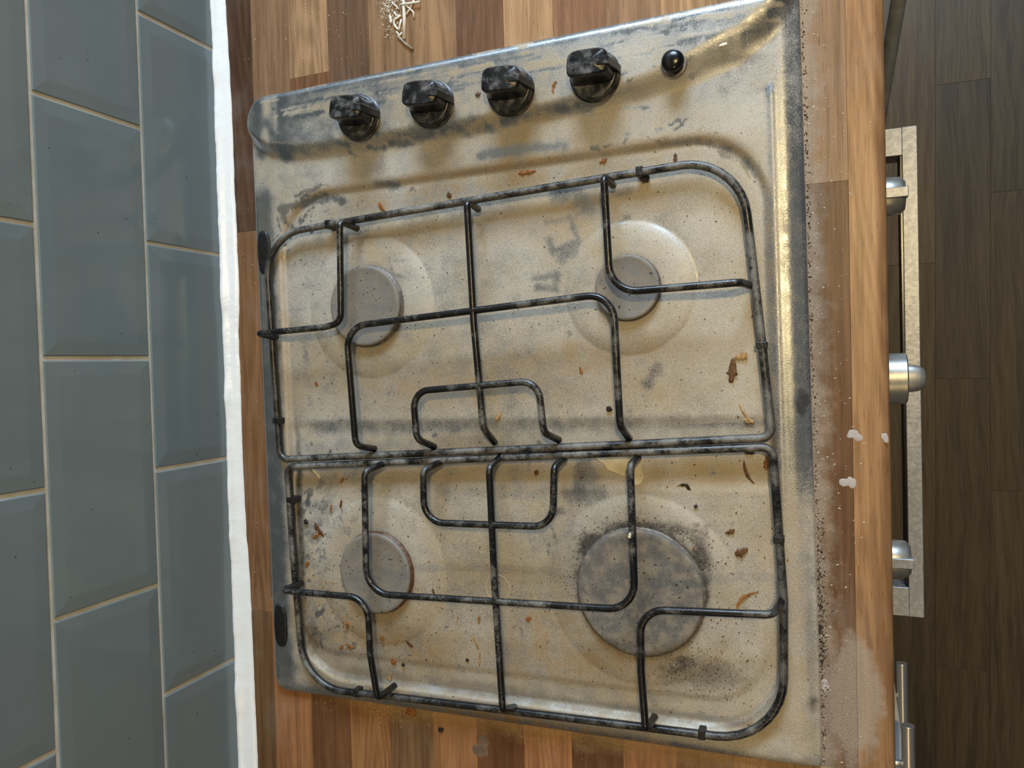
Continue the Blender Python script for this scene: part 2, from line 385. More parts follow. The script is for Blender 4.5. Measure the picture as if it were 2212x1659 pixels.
# front strip with rounded nose
prof = [(574.06, -2.4), (574.06, -.15), (574.2, 0), (590.5, 0)] + [(590.5+9*math.sin(t), -9+9*math.cos(t)) for t in np.linspace(.25, 1.57, 7)] + [(599.5, -34), (596, -38), (588, -38), (588, -2.4)]
n = len(prof); vs_ = [(x, y, z) for y in np.linspace(1200, -1200, 25) for x, z in prof]
fs = [(i*n+k, i*n+(k+1) % n, (i+1)*n+(k+1) % n, (i+1)*n+k) for i in range(24) for k in range(n)] + [tuple(range(n))[::-1], tuple(range(24*n, 25*n))]
me = mesh('edge_strip', vs_, fs); bm = bmesh.new(); bm.from_mesh(me); bmesh.ops.recalc_face_normals(bm, faces=bm.faces[:]); bm.to_mesh(me); bm.free()
es = link('edge_strip', me, M['wood'], wt); es.color = lin(160, 120, 82); es['label'] = 'pale rounded front edge strip'
for p_ in me.polygons: p_.use_smooth = True
me.set_sharp_from_angle(angle=.6)

# ---------------------------------------------------------------- gas hob
HT = .0102
hob = empty('gas_hob', W(294.9, -29.0, 0), HT, 'dusty stainless steel four-burner gas hob set in the worktop', 'hob')
U0, U1, V0, V1 = -251.2, 251.2, -289.0, 289.0
def sst(x, a, b):
    t = np.clip((x-a)/(b-a), 0, 1); return t*t*(3-2*t)
RB = {(0, 0): 16, (1, 0): 5, (0, 1): 26, (1, 1): 7}      # corner radii (right, top)
def ext(v, side):
    """how far the outline is drawn in at row v on side 0 left / 1 right"""
    out = np.zeros_like(v)
    for top in (0, 1):
        r = RB[(side, top)]; d = np.clip(r-((V1-v) if top else (v-V0)), 0, r)
        out = np.maximum(out, r-np.sqrt(np.maximum(r*r-d*d, 0)))
    return out
def rrect(u, v, a0, a1, b0, b1, r):
    """signed distance to rounded rectangle, negative inside"""
    cu, cv = (a0+a1)/2, (b0+b1)/2; qx = np.abs(u-cu)-(a1-a0)/2+r; qy = np.abs(v-cv)-(b1-b0)/2+r
    return np.hypot(np.maximum(qx, 0), np.maximum(qy, 0))+np.minimum(np.maximum(qx, qy), 0)-r
BUR = [(-125.5, 81.5, 36.5, 66, 13.5), (117, 80.5, 26, 54, 12.0), (-126.5, -163.5, 37, 69, 13.5), (118, -164, 51, 78, 10.5)]
VB_U = [-251, -236, -221, -195, -168, -24, 60, 138, 174, 209, 229, 242, 251]
VB_V = [250, 236, 228, 223, 221, 220, 222, 226, 231, 241, 254, 268, 284]
def height(u, v):
    L = U0+ext(v, 0); R_ = U1-ext(v, 1)
    q = lambda d, w_: np.sqrt(np.maximum(0, 1-(1-np.clip(d/w_, 0, 1))**2))
    e = q(u-L, 6)*q(v-V0, 9)*q(V1-v, 1.4)*(.15+.85*q(R_-u, 2.5))
    vb = np.interp(u, VB_U, VB_V)
    z = 1.2+5.8*e
    z -= .42*1.6*np.log1p(np.exp(np.clip((u-238.5)/1.6, -30, 30)))*np.clip(e, 0, 1)
    z += 9.0*sst((v-vb+1)/(16+13*sst(u, 90, 210)), 0, 1)*q(u-L, 9)*q(V1-v, 8)*q(R_-u, 12)
    z += 1.0*np.exp(-((u-229.5)/2.2)**2)*sst(v, 226, 214)*sst(v, -240, -60)
    w_ = rrect(u, v, -220, 224.5, -268, 190, 54)
    well = sst(-w_, -3.5, 3.5)
    z -= 4.3*well
    z -= 1.5*well*sst(v, -22, -33)*sst(v, -84, -73)                       # channel below the two middle rails
    w2 = rrect(u, v, -222, 214, -246, 300, 46)
    z -= 1.6*well*sst(w2, -4, 4)*sst(v, -150, -215)                       # channel below the end rail
    z -= .9*np.exp(-((w_-2.0)/3.0)**2)*sst(v, 150, 190)                   # drip crease behind the panel
    for bu, bv, rc, rd_, zc in BUR:
        r = np.hypot(u-bu, v-bv)/rd_; z += 3.6*np.where(r < 1, (1-np.clip(r, 0, 1)**6), 0)
    return z
NU, NV = 420, 480
s_ = np.linspace(0, 1, NU); su = s_ + 0
v_ = np.linspace(V0, V1, NV)
vv = np.repeat(v_[:, None], NU, 1); Lr = (U0+ext(v_, 0))[:, None]; Rr = (U1-ext(v_, 1))[:, None]
uu = Lr+(Rr-Lr)*s_[None, :]
zz = height(uu, vv)
# dirt map (dust, yellow grease with painted shade, soot) painted on the plate itself in hob millimetres
def vnoise(cell, seed):
    q = np.random.default_rng(seed); gx, gy = int(520/cell)+3, int(600/cell)+3; A_ = q.uniform(-1, 1, (gy, gx))
    x = (uu+260)/cell; y = (vv+300)/cell; i, j = np.floor(x).astype(int), np.floor(y).astype(int); a, b = x-i, y-j; a, b = a*a*(3-2*a), b*b*(3-2*b)
    return (A_[j, i]*(1-a)+A_[j, i+1]*a)*(1-b)+(A_[j+1, i]*(1-a)+A_[j+1, i+1]*a)*b
NZ = vnoise(9, 1)*.5+vnoise(4, 2)*.5+vnoise(2.1, 3)*.45
NS = vnoise(1.6, 4)
D = np.full_like(uu, .62); NL = vnoise(38, 8)*.6+vnoise(17, 9)*.4; D += NL*.10; STAIN_SHADE = np.zeros_like(uu); SO = np.zeros_like(uu)
def blob(arr, u, v, ru, rv, val, soft=.5, ang=0.0, mode='to'):
    du, dv = uu-u, vv-v; c, s = math.cos(ang), math.sin(ang)
    d = np.hypot((du*c+dv*s)/ru, (-du*s+dv*c)/rv)+NZ*.28; f = sst(d, 1+soft*.5, 1-soft*.5)
    if mode == 'to': arr += (val-arr)*f
    else: arr += val*f
def stroke(arr, pts, w0, val, soft=1.5):
    best = np.full_like(uu, 1e9)
    for (a, b), (c, d) in zip(pts[:-1], pts[1:]):
        du, dv = c-a, d-b; l2 = du*du+dv*dv+1e-9
        t = np.clip(((uu-a)*du+(vv-b)*dv)/l2, 0, 1); best = np.minimum(best, np.hypot(uu-a-t*du, vv-b-t*dv))
    best += NZ*1.7+NS*.7; soft = soft+.5*w0; f = sst(best, w0+soft, w0-soft)*.9; arr += (val-arr)*f
vb_ = np.interp(uu, VB_U, VB_V)
# clean metal margins
pn = vnoise(26, 11)*.5+vnoise(9, 12)*.35+NZ*.3
pm = sst(vv-vb_, 2, 12); D += pm*(-.14+.26*pn)
D += (.16-D)*pm*sst(uu, -110, -215)*.55
D += (.22-D)*sst(vv, 268, 284)*(.6+.4*pn)
D += (.12-D)*sst(uu, -222, -236)*sst(vv, 210, 190)
D += (.10-D)*sst(uu, -215, -240)*sst(vv, -230, -262)
D += (.30-D)*sst(vv, -272, -282)
D += (.22-D)*sst(uu, 222, 236)*sst(vv, -120, -20)
D += (.20-D)*sst(uu, 230, 242)*sst(vv, -90, -20)
D += (.30-D)*sst(uu, 120, 200)*sst(vv, 205, 222)*.9
D += (.18-D)*sst(vv, 278, 284)
D += (.45-D)*sst(vv-vb_, -3, 2)*sst(vv-vb_, 12, 6)*.4
D += (.34-D)*sst(vv, 232, 250)*sst(uu, -190, -215)
# wiped streaks on the far-left of the panel
for u0, u1, v0_, v1_, w0, val in [(-232, -238, 282, 236, 5, .05), (-205, -208, 288, 232, 7, .05), (-222, -224, 276, 244, 3.5, .75), (-213, -214, 284, 236, 2.5, .5), (-195, -196, 286, 232, 3, .22), (-188, -186, 262, 232, 5, .26), (-224, -205, 262, 228, 4, .1)]:
    stroke(D, [(u0, v0_), (u1, v1_)], w0, val, 3)
for k in range(26):
    u = rng.uniform(-180, 120); v = 229+rng.uniform(-6, 5); a = rng.uniform(-.8, .3)
    stroke(D, [(u, v), (u+rng.uniform(4, 22), v+math.sin(a)*8)], rng.uniform(.8, 3.5), rng.uniform(.05, .3), 1.5)
for pts, w0, val in [([(-213.7, 167.5), (-215.7, 181.0), (-195.2, 183.1), (-168.7, 186.5), (-151.0, 181.5)], 3.2, .08), ([(-220.1, 180.6), (-213.1, 168.3)], 1.5, .05), ([(-200.1, 190.2), (-173.5, 195.7)], 1.2, .12),
                     ([(-192.1, 191.4), (-194.1, 182.9)], 2, .12), ([(-222.7, 172.9), (-219.0, 159.2)], 1.2, .1), ([(-102.1, 122.7), (-98.8, 109.8), (-86.6, 103.9)], 1.6, .08), ([(-95.9, 121.3), (-87.8, 119.8)], 2, .08),
                     ([(-112.0, 192.0), (-90.4, 187.3)], 3, .3), ([(-7.6, 201.8), (18.2, 202.2), (39.1, 202.4), (67.5, 200.0)], 4, .15),
                     ([(48.7, 140.6), (69.0, 140.3), (76.3, 122.5), (53.9, 115.0), (50.2, 125.0)], 3, .25), ([(57.7, 162.6), (73.8, 162.6), (83.2, 148.3)], 7, .28),
                     ([(36.6, 95.2), (57.2, 95.5), (54.7, 84.1), (38.4, 87.3)], 3.2, .2), ([(129.0, 3.0), (137.6, 13.8)], 5, .22), ([(113.6, 133.8), (116.4, 137.2)], 3, .2),
                     ([(178.1, 153.8), (148.8, 130.1), (165.8, 99.5), (179.9, 98.3)], 11, .36), ([(153.4, 158.6), (163.6, 142.9)], 9, .4), ([(171.8, 86.4), (176.1, 89.7)], 2, .2),
                     ([(66.5, -87.9), (84.5, -85.5), (74.2, -64.6), (68.6, -84.0)], 8, .22), ([(58.4, -87.4), (66.6, -86.0)], 5, .22),
                     ([(43.4, -104.2), (51.7, -102.0)], 2.5, .15), ([(46.7, -127.6), (43.8, -116.0)], 1, .15), ([(-201.5, 51.8), (-198.6, 36.2), (-202.2, 38.5)], 1.2, .3),
                     ([(193.2, 177.7), (206.5, 170.6), (213.5, 157.5)], 3, .1), ([(147.8, 191.1), (172.7, 189.4), (196.6, 178.9)], 2.4, .15), ([(70.0, 115.5), (61.7, 108.6)], 5, .25),
                     ([(82.6, 297.6), (109.1, 294.1), (138.1, 279.4), (155.9, 275.2)], 1.2, .25)]:
    stroke(D, pts, w0, val, 1.4)
for k in range(80):
    u = rng.uniform(-235, 190); v = rng.uniform(258, 287); L = rng.uniform(10, 70)
    stroke(D, [(u, v), (min(u+L, 240), v+rng.uniform(-2, 2))], rng.uniform(.3, 1.4), rng.choice([.12, .2, .6, .75]), .8)
for k in range(34):
    a = rng.uniform(1.6, 3.0); rr2 = 62+rng.normal(0, 7); u, v = -160+rr2*math.cos(a), 128+rr2*math.sin(a); b = a+1.57+rng.normal(0, .35)
    stroke(D, [(u, v), (u+rng.uniform(4, 14)*math.cos(b), v+8*math.sin(b))], rng.uniform(.3, 1.0), rng.uniform(.05, .25), .6)
for k in range(40):
    u = rng.uniform(120, 235); v = rng.uniform(228, 250) if k % 2 else rng.uniform(192, 206); stroke(D, [(u-30, v), (u-30+rng.uniform(2, 9), v+rng.uniform(-4, 4))], rng.uniform(.4, 1.2), rng.uniform(.08, .3), .7)
# shade of the middle channel's slope, painted as a thinner dust band
D += (.36-D)*sst(vv, -40, -32)*sst(vv, -19, -26)*sst(uu, -205, -185)*sst(uu, 222, 200)*.8
# milky water spots at the far left corner of the front well
for k in range(150):
    u, v = rng.uniform(-212, -150), rng.uniform(-240, -75)
    blob(D, u, v, rng.uniform(1, 6), rng.uniform(1, 5), rng.uniform(.25, .95), .4, rng.uniform(0, 3))
for k in range(120):
    u, v = rng.uniform(-215, 215), rng.uniform(-245, 185)
    blob(D, u, v, rng.uniform(.8, 3), rng.uniform(.6, 2.2), rng.uniform(.25, .5), .4, rng.uniform(0, 3))
# yellow grease, plus yellow shade painted in bands below the rails and panel
for u, v, ru, rv, val in [(-60, 5, 80, 14, .32), (60, 30, 60, 14, .3), (120, 30, 60, 16, .25), (70, -215, 70, 26, .42), (-160, -215, 50, 30, .25), (-20, -240, 60, 10, .25), (-190, -75, 28, 10, .3), (215, -120, 8, 90, .22),
                          (100, 0, 50, 10, .15), (0, 138, 170, 11, .22), (60, -74, 130, 9, .3), (-120, -74, 60, 9, .25), (-70, 175, 130, 7, .3), (60, 180, 120, 6, .3), (238, -160, 6, 60, .35), (200, -262, 40, 8, .35), (60, -284, 100, 5, .5), (-60, -283, 80, 5, .45), (-110, -236, 40, 12, .35)]:
    blob(STAIN_SHADE, u, v, ru, rv, val, 1.4, 0, 'add')
# soot and scorch, and darker strips beside the rails and along the edges
for u, v, ru, rv, val in [(84, -128, 16, 9, .8), (130, -112, 34, 5, .55), (168, -140, 6, 26, .5), (118, -164, 62, 62, .22), (165, -226, 32, 11, .5), (150, -218, 9, 5, .4), (-214, -120, 3.5, 80, .8), (-204, -232, 8, 14, .5),
                          (245, -14, 5.5, 11, 1.0), (243, -45, 6, 16, .5), (242, 60, 6, 60, .25), (113, 158, 12, 4, .4), (85, 150, 14, 12, .28), (-140, -262, 40, 6, .35), (-20, -262, 60, 5, .28), (241, 120, 6, 40, .25), (226, 262, 8, 8, .5), (205, 245, 18, 4, .4), (120, -262, 80, 3.5, .25), (246, -200, 3, 60, .25), (246, -240, 4, 6, .5)]:
    blob(SO, u, v, ru, rv, val, 1.2, 0, 'add')
w_ = rrect(uu, vv, -220, 224.5, -268, 190, 54)
SO += .30*np.exp(-((w_+1)/2.0)**2)*(.4+.6*(vv < -150)); STAIN_SHADE += .35*np.exp(-((w_-2)/3.5)**2)  # darker, yellower line along the well edge
for bu, bv, rc, rd_, zc in BUR:
    r = np.hypot(uu-bu, vv-bv); SO += .6*np.exp(-((r-rc)/3.2)**2)*(1.0 if rc > 50 else .35)
    if rc > 50: SO += .30*np.exp(-np.maximum(r-rc, 0)/13)*sst(vv, -200, -130)*(r > rc-4)
    D += (.7-D)*sst(r, rd_, rd_-4)*.5
D += (.85-D)*sst(uu, 150, 220)*sst(vv, -150, -255)*.5
vs_ = np.stack([uu, vv, zz], -1).reshape(-1, 3)
idx = np.arange(NU*NV).reshape(NV, NU)
quads = np.stack([idx[:-1, :-1], idx[:-1, 1:], idx[1:, 1:], idx[1:, :-1]], -1).reshape(-1, 4)
# skirt down to the worktop
border = np.concatenate([idx[0, :], idx[1:, -1], idx[-1, -2::-1], idx[-2:0:-1, 0]])
sk = vs_[border].copy(); sk[:, 2] = -.15
b2 = np.arange(len(border))+len(vs_); nb = len(border); nx = np.roll(np.arange(nb), -1)
quads = np.concatenate([quads, np.stack([border, b2, b2[nx], border[nx]], -1)])
allv = np.concatenate([vs_, sk])*.001
me = bpy.data.meshes.new('hob_plate'); me.vertices.add(len(allv)); me.vertices.foreach_set('co', allv.ravel().astype(np.float32))
me.loops.add(quads.size); me.loops.foreach_set('vertex_index', quads.ravel().astype(np.int32))
me.polygons.add(len(quads)); me.polygons.foreach_set('loop_start', np.arange(0, quads.size, 4, dtype=np.int32))
me.update(calc_edges=True); me.validate()
ca = me.color_attributes.new('dirt_shade', 'FLOAT_COLOR', 'POINT')
cc = np.ones((len(allv), 4), np.float32); cc[:NU*NV, 0] = np.clip(D, 0, 1).ravel(); cc[:NU*NV, 1] = np.clip(STAIN_SHADE, 0, 1).ravel(); cc[:NU*NV, 2] = np.clip(SO, 0, 1).ravel()
cc[NU*NV:, 0] = .2; cc[NU*NV:, 1:3] = 0
ca.data.foreach_set('color', cc.ravel())
plate = link('hob_plate', me, M['hob'], hob, smooth=True); plate['label'] = 'pressed steel plate covered in beige dust'
def hz(u, v): return float(height(np.array([float(u)]), np.array([float(v)]))[0])

# burners
bl = ['medium round burner below the end knob, grey dusty cap', 'smallest round burner, on the worktop edge side', 'medium round burner with a brown rusty rim', 'largest wide burner with black soot round the rim']
for (bu, bv, rc, rd_, zc), lb in zip(BUR, bl):
    z0 = hz(bu, bv)
    b = link('burner', lathe('burner_ring', [(rc*.94, z0-3), (rc*1.03, z0-.4), (rc*1.03, z0+.8), (rc*.99, z0+1.6), (rc*.95, zc-3.4), (rc*.90, zc-3.2)]), M['burner'], hob, True, loc=(bu*.001, bv*.001, 0)); b['label'] = lb
    if rc > 36.7 and rc < 40: b.data.materials.clear(); b.data.materials.append(simple('rusty_rim', lin(104, 72, 50), .5, .2, var=.5, scale=350))
    c = link('burner_cap', lathe('burner_cap', [(rc*.9, zc-3.4), (rc*.995, zc-3.3), (rc, zc-2.6), (rc, zc-1.0), (rc*.985, zc-.3), (rc*.95, zc), (rc*.90, zc+.02), (rc*.88, zc-.15), (rc*.60, zc-.3), (rc*.3, zc-.6)]), M['cap'], b, True)
    c.color = lin(126, 122, 115) if rc < 50 else lin(92, 91, 89)
    c.data.set_sharp_from_angle(angle=.9)
# igniter disc scar between the front pair
rp = [(11.2*math.cos(t), 11.2*math.sin(t), hz(-8+11.2*math.cos(t), -171+11.2*math.sin(t))+.05) for t in np.linspace(0, 2*math.pi, 41)[:-1]]
o = link('round_mark', tube('round_mark', rp, .38, True, 6), simple('dried_ring', lin(196, 186, 160), .5), hob, True, loc=(-.008, -.171, 0)); o.data.transform(Matrix.Translation((0, 0, 0)))
# knobs
def knob_parts():
    base = lathe('knob', [(20.5, 0), (20.5, 1.2), (19.2, 2.0), (19.6, 3.2), (19.6, 6.8), (18.9, 8.0), (17.6, 8.6), (16, 8.7)], 48)
    # grip: thick bar flaring out of the base, top slightly arched
    vs_, fs = [], []; lev = [(6.5, 18.6, 12.5, -.6), (10, 17.6, 10.8, -.4), (16, 16.8, 9.9, 0), (22, 16.6, 10.1, 0), (25.2, 16.4, 10.0, 0), (26.6, 15.0, 8.8, 0)]
    n = 28
    for z, a, b, oo in lev:
        for i in range(n):
            t = 2*math.pi*i/n; ct, st = math.cos(t), math.sin(t); e = .42
            x = a*math.copysign(abs(ct)**e, ct)+oo; y = b*math.copysign(abs(st)**e, st)+2.6
            x *= 1-.05*(y/b)**2
            zz_ = z + (0 if z < 22 else 1.1*(1-(x/16)**2))
            vs_.append((x, y, zz_))
    for j in range(len(lev)-1):
        for i in range(n): k = (i+1) % n; fs.append((j*n+i, j*n+k, (j+1)*n+k, (j+1)*n+i))
    c = len(vs_); vs_.append((0, 2.6, 28.0)); fs += [((len(lev)-1)*n+i, (len(lev)-1)*n+(i+1) % n, c) for i in range(n)]
    grip = mesh('grip', vs_, fs)
    # pointer: fin from the grip's end down to the rim
    pv = [(8.5, -3.0, 28.6), (17.4, -3.0, 28.0), (21.2, -3.0, 8.5), (21.6, -3.0, 4.2), (9.5, -3.0, 4.2)]
    pv = [(x, -1.2, z) for x, _, z in pv]+[(x, 4.8, z) for x, _, z in pv]
    pf = [(0, 1, 2, 3, 4), (9, 8, 7, 6, 5)]+[(i, i+5, (i+1) % 5+5, (i+1) % 5) for i in range(5)]
    bm = bmesh.new(); me_ = mesh('pointer', pv, pf); bm.from_mesh(me_); bmesh.ops.bevel(bm, geom=bm.edges[:], offset=.0004, segments=1, affect='EDGES')
    return base, grip, bm_mesh('pointer', bm)
kb, kg, kp = knob_parts()
for m_ in (kb, kg, kp): m_.materials.append(M['knob'])
kb.shade_smooth(); kg.shade_smooth(); kg.set_sharp_from_angle(angle=.75); kb.set_sharp_from_angle(angle=.8)
for i, (u, v, lb) in enumerate([(-119, 249, 'control knob nearest the tiled wall'), (-46, 249, 'second control knob from the tiled wall'), (27, 248, 'third control knob from the tiled wall'), (99, 248, 'control knob next to the ignition button')]):
    k = link('control_knob', kb, None, hob, loc=(u*.001, v*.001, (hz(u, v)-.2)*.001)); k['label'] = 'black plastic '+lb
    g1 = link('grip', kg, None, k); g2 = link('pointer', kp, None, k)
    k.rotation_euler = (0, 0, [-.13, -.10, -.08, -.04][i])
ub, vb0 = 161, 247; z0 = hz(ub, vb0)
b = link('ignition_button', lathe('ignition_button', [(6.8, -1), (6.8, 6.2), (6.9, 6.4), (8.2, 6.6), (8.6, 7.6), (8.4, 9.4), (7.2, 11.2), (4.5, 12.5), (1.5, 13.0)], 36), M['black'], hob, True, loc=(ub*.001, vb0*.001, z0*.001)); b['label'] = 'small black domed ignition push button'
c = link('collar', lathe('collar', [(9.6, -.3), (9.6, .5), (8.8, .9), (7, .9)], 36), M['burner'], b, True)
# black hinge plugs on the wall-side margin
def plug(u, v, lb):
    vs_, fs = [], []
    for z, k in ((-3, 1.0), (1.0, 1.0), (2.0, .93), (2.3, .78)):
        for i in range(32):
            t = 2*math.pi*i/32; ct, st = math.cos(t), math.sin(t)
            x = 8.6*math.copysign(abs(ct)**.62, ct)*k*(1 if ct > 0 else .75); y = 21*math.copysign(abs(st)**.75, st)*k; vs_.append((x, y, z))
    for j in range(3):
        for i in range(32): q = (i+1) % 32; fs.append((j*32+i, j*32+q, (j+1)*32+q, (j+1)*32+i))
    fs.append(tuple(range(96, 128)))
    o = link('hinge_plug', mesh('hinge_plug', vs_, fs), M['rubber'], hob, True, loc=(u*.001, v*.001, .0064)); o['label'] = lb
plug(-240.5, 141, 'black rubber plug near the knob end'); plug(-240, -223, 'black rubber plug at the end away from the knobs')

# ---------------------------------------------------------------- wire pan supports
FZ, AZ, WR = 12.6, 32.0, 3.3
def support(label, frame, frad, arms, feet, tilt):
    t = empty('pan_support', W(294.9, -29.0, 0), HT, label, 'pan support', 'black wire pan supports on the hob')
    f = link('frame', tube('frame', fillet([(u, v, FZ) for u, v in frame], frad, True, 9), WR, True, 12), M['enamel'], t, True)
    for pts, rad in arms:
        link('arm', tube('arm', fillet(pts, rad, False, 7), 3.0, False, 12), M['enamel'], t, True)
    for u, v, a in feet:
        z0 = hz(u, v); bm = bmesh.new(); box_bm(bm, -2.8, 2.8, -3.9, 3.9, z0-.1-FZ, 3.45, .8, 2)
        link('foot', bm_mesh('foot', bm), M['rubber'], t, loc=(u*.001, v*.001, FZ*.001), rz=a)
    return t
def A(p, h0=None, h1=None, z=AZ):
    out = [(u, v, z) for u, v in p]
    if h0: out = [(h0[0], h0[1], FZ-1.0)]+out
    if h1: out = out+[(h1[0], h1[1], FZ-1.0)]
    return out
support('black wire pan support over the two burners nearest the knobs',
        [(-229, 20), (-233.0, 155), (-150, 159), (100, 168.5), (207, 172), (216, 60), (223.5, -39), (100, -45), (-226.5, -59.5)], [0, 46, 60, 0, 46, 0, 8, 0, 9],
        [(A([(-135, 156), (-138, 66), (-156, 63), (-231, 61)], (-130, 152), (-225, 58)), [0, 5, 22, 4, 3, 0]),
         (A([(-10, 160), (-8, 60), (-3, -29)], (-9, 156), (-2, -43)), [0, 5, 0, 11, 0]),
         (A([(107, 166), (109, 75), (206, 76)], (109, 162), (211, 75)), [0, 5, 22, 6, 0]),
         (A([(-128, -44), (-133, 62), (111, 75), (113, -28)], (-121, -49), (115, -40)), [0, 9, 20, 20, 10, 0]),
         (A([(-66, -38), (-68, 3), (47, 9), (50, -33)], (-60, -47), (56, -41)), [0, 9, 15, 15, 9, 0])],
        [(-160, 158.6, .03), (131, 169.8, .03), (-227.5, -22, 1.5), (218, 30, 1.5)], 0)
support('black wire pan support over the two burners furthest from the knobs',
        [(-219, -66.5), (100, -51.5), (223.5, -46), (228, -160), (225, -269.5), (100, -271.5), (-120, -275.5), (-210, -278.5), (-216.5, -150)], [7, 0, 8, 0, 52, 0, 0, 52, 0],
        [(A([(-120, -67), (-123, -176), (120, -171), (120, -58)], (-111, -62), (122, -55)), [0, 7, 22, 22, 7, 0]),
         (A([(-61, -65), (-62, -110), (55, -109), (58, -60)], (-53, -60), (60, -57)), [0, 7, 18, 18, 7, 0]),
         (A([(1, -62), (2, -160), (5, -264)], (3, -55), (7, -270)), [0, 7, 0, 5, 0]),
         (A([(-216, -180), (-122, -180), (-122, -230), (-116, -270)], (-208, -178), (-110, -265)), [0, 4, 20, 0, 4, 0]),
         (A([(222, -166), (124, -170), (123, -218), (125, -264)], (227, -160), (128, -262)), [0, 8, 20, 0, 4, 0])],
        [(165, -269.8, .0), (-215.5, -98, 1.55), (-150, -275.8, -.05), (226, -115, 1.55)], 0)

# ---------------------------------------------------------------- oven below the worktop's front edge
ov = empty('built_in_oven', W(0, -27, 0), 0, 'built-in oven below the worktop edge with steel bar handle', 'oven')
box('body', 60, 590, -297, 297, -650, -40, M['black'], ov, 1.0)
box('fascia', 590, 600, -297, 297, -139, -41, M['steel'], ov, 1.2)
box('door', 590, 600, -297, 297, -640, -143, M['black'], ov, 1.2)
h = box('handle', 0, 0.01, 0, 0.01, 0, 0.01, M['steel'], ov); bpy.data.objects.remove(h)
bm = bmesh.new(); yo = 27
box_bm(bm, 622, 634, -241+yo, 193.5+yo, -178, -150, .5, 1)
hd = link('handle', bm_mesh('handle', bm), M['steel'], ov); hd['label'] = 'long flat steel bar handle'
for y0, y1 in ((169+yo, 193.4+yo), (-240.9+yo, -215+yo)):
    box('handle_bracket', 599, 622.2, y0, y1, -178, -150.3, M['steel'], hd, .5, 1)
box('handle_shade_strip', 620.2, 622.1, -213+yo, 169+yo, -178, -152, M['black'], hd, .2, 1)  # added black strip, paints the shade on the handle's inner side
def oknob(y, mid):
    if mid:
        r = 20.5; k = link('control_knob', lathe('control_knob', [(9, 0), (9, 5), (r-1.2, 5), (r, 5), (r, 19), (r-1.2, 20), (9, 20.4)], 48, 'x'), M['satin'], ov, True, loc=(.597, y*.001, -.081))
        k.data.set_sharp_from_angle(angle=.7); k['label'] = 'round steel control knob pulled out, middle of three'
        vs_, fs = [], []
        for x, a, b in ((17, 11.5, 5), (24, 11, 4.4), (29, 10, 3.8), (32.5, 7.5, 3), (33.5, 4, 2)):
            for i in range(20):
                t = 2*math.pi*i/20; vs_.append((x, a*math.cos(t), b*math.sin(t)*1.3))
        for j in range(4):
            for i in range(20): q = (i+1) % 20; fs.append((j*20+i, j*20+q, (j+1)*20+q, (j+1)*20+i))
        fs.append(tuple(range(80, 100))); link('grip', mesh('grip', vs_, fs), M['satin'], k, True)
        return
    k = link('control_knob', lathe('control_knob', [(15.0, 0), (15.5, 6), (14.8, 16), (13.6, 17.5), (11.5, 19.6), (8, 20)], 48, 'x'), M['satin'], ov, True, loc=(.598, y*.001, -.081)); k['label'] = 'steel control knob with a flat raised bar, %s end of the oven' % ('knob' if y > 0 else 'far')
    bm = bmesh.new(); box_bm(bm, 2, 21, -4.0, 4.0, 8, 17.0, .5, 1); link('grip', bm_mesh('grip', bm), M['steel'], k)
oknob(148, False); oknob(1, True); oknob(-146, False)

# ---------------------------------------------------------------- drawers at the lower end, and the pole at the other
cb = empty('drawer_cabinet', W(0, -620, 0), 0, 'white drawer cabinet with chrome bar handles under the worktop', 'cabinet')
box('carcass', 60, 580, -292, 292, -760, -40, M['white'], cb, .5)
for zt, zb, hzz, hx, rot in ((-42, -208, -170, 621, 0.0), (-434, -640, -330, 629, 0.0)):
    d = box('drawer_front', 581, 600, -291, 291, zb, zt, M['white'], cb, 1)
    hb = link('handle', tube('handle', [(hx, 272, hzz), (hx, 271, hzz), (hx, 0, hzz), (hx, -271, hzz), (hx, -272, hzz)], 5.6, False, 24), M['chrome'], d, False)
    for p_ in hb.data.polygons: p_.use_smooth = len(p_.vertices) == 4
    for yy in (235, -235): link('handle_post', tube('handle_post', [(600, yy, hzz), (hx, yy, hzz)], 3.4, False, 16), M['chrome'], d, True)
dl = box('drawer_front', -18, 0, -560, 0, -430, -236, M['white'], cb, 1); dl.location = (.6145, .290, 0); dl.rotation_euler = (0, 0, .105); dl['label'] = 'white drawer front standing open at an angle'
pp = [(621.9, 287.3)] + [(633.6, 364.7)]
p0, p1 = Vector((*pp[0], -380)), Vector((*pp[1], -300)); dr = (p1-p0)
pl = link('broom_pole', tube('broom_pole', [p0-dr*.9, p0, p1, p1+dr*1.2], 7.6, False, 20), M['pole'], None, True, loc=W(0, 0, 0)); tag(pl, 'dark grey pole slanting past the front edge of the worktop', 'pole')
for p_ in pl.data.polygons: p_.use_smooth = len(p_.vertices) == 4

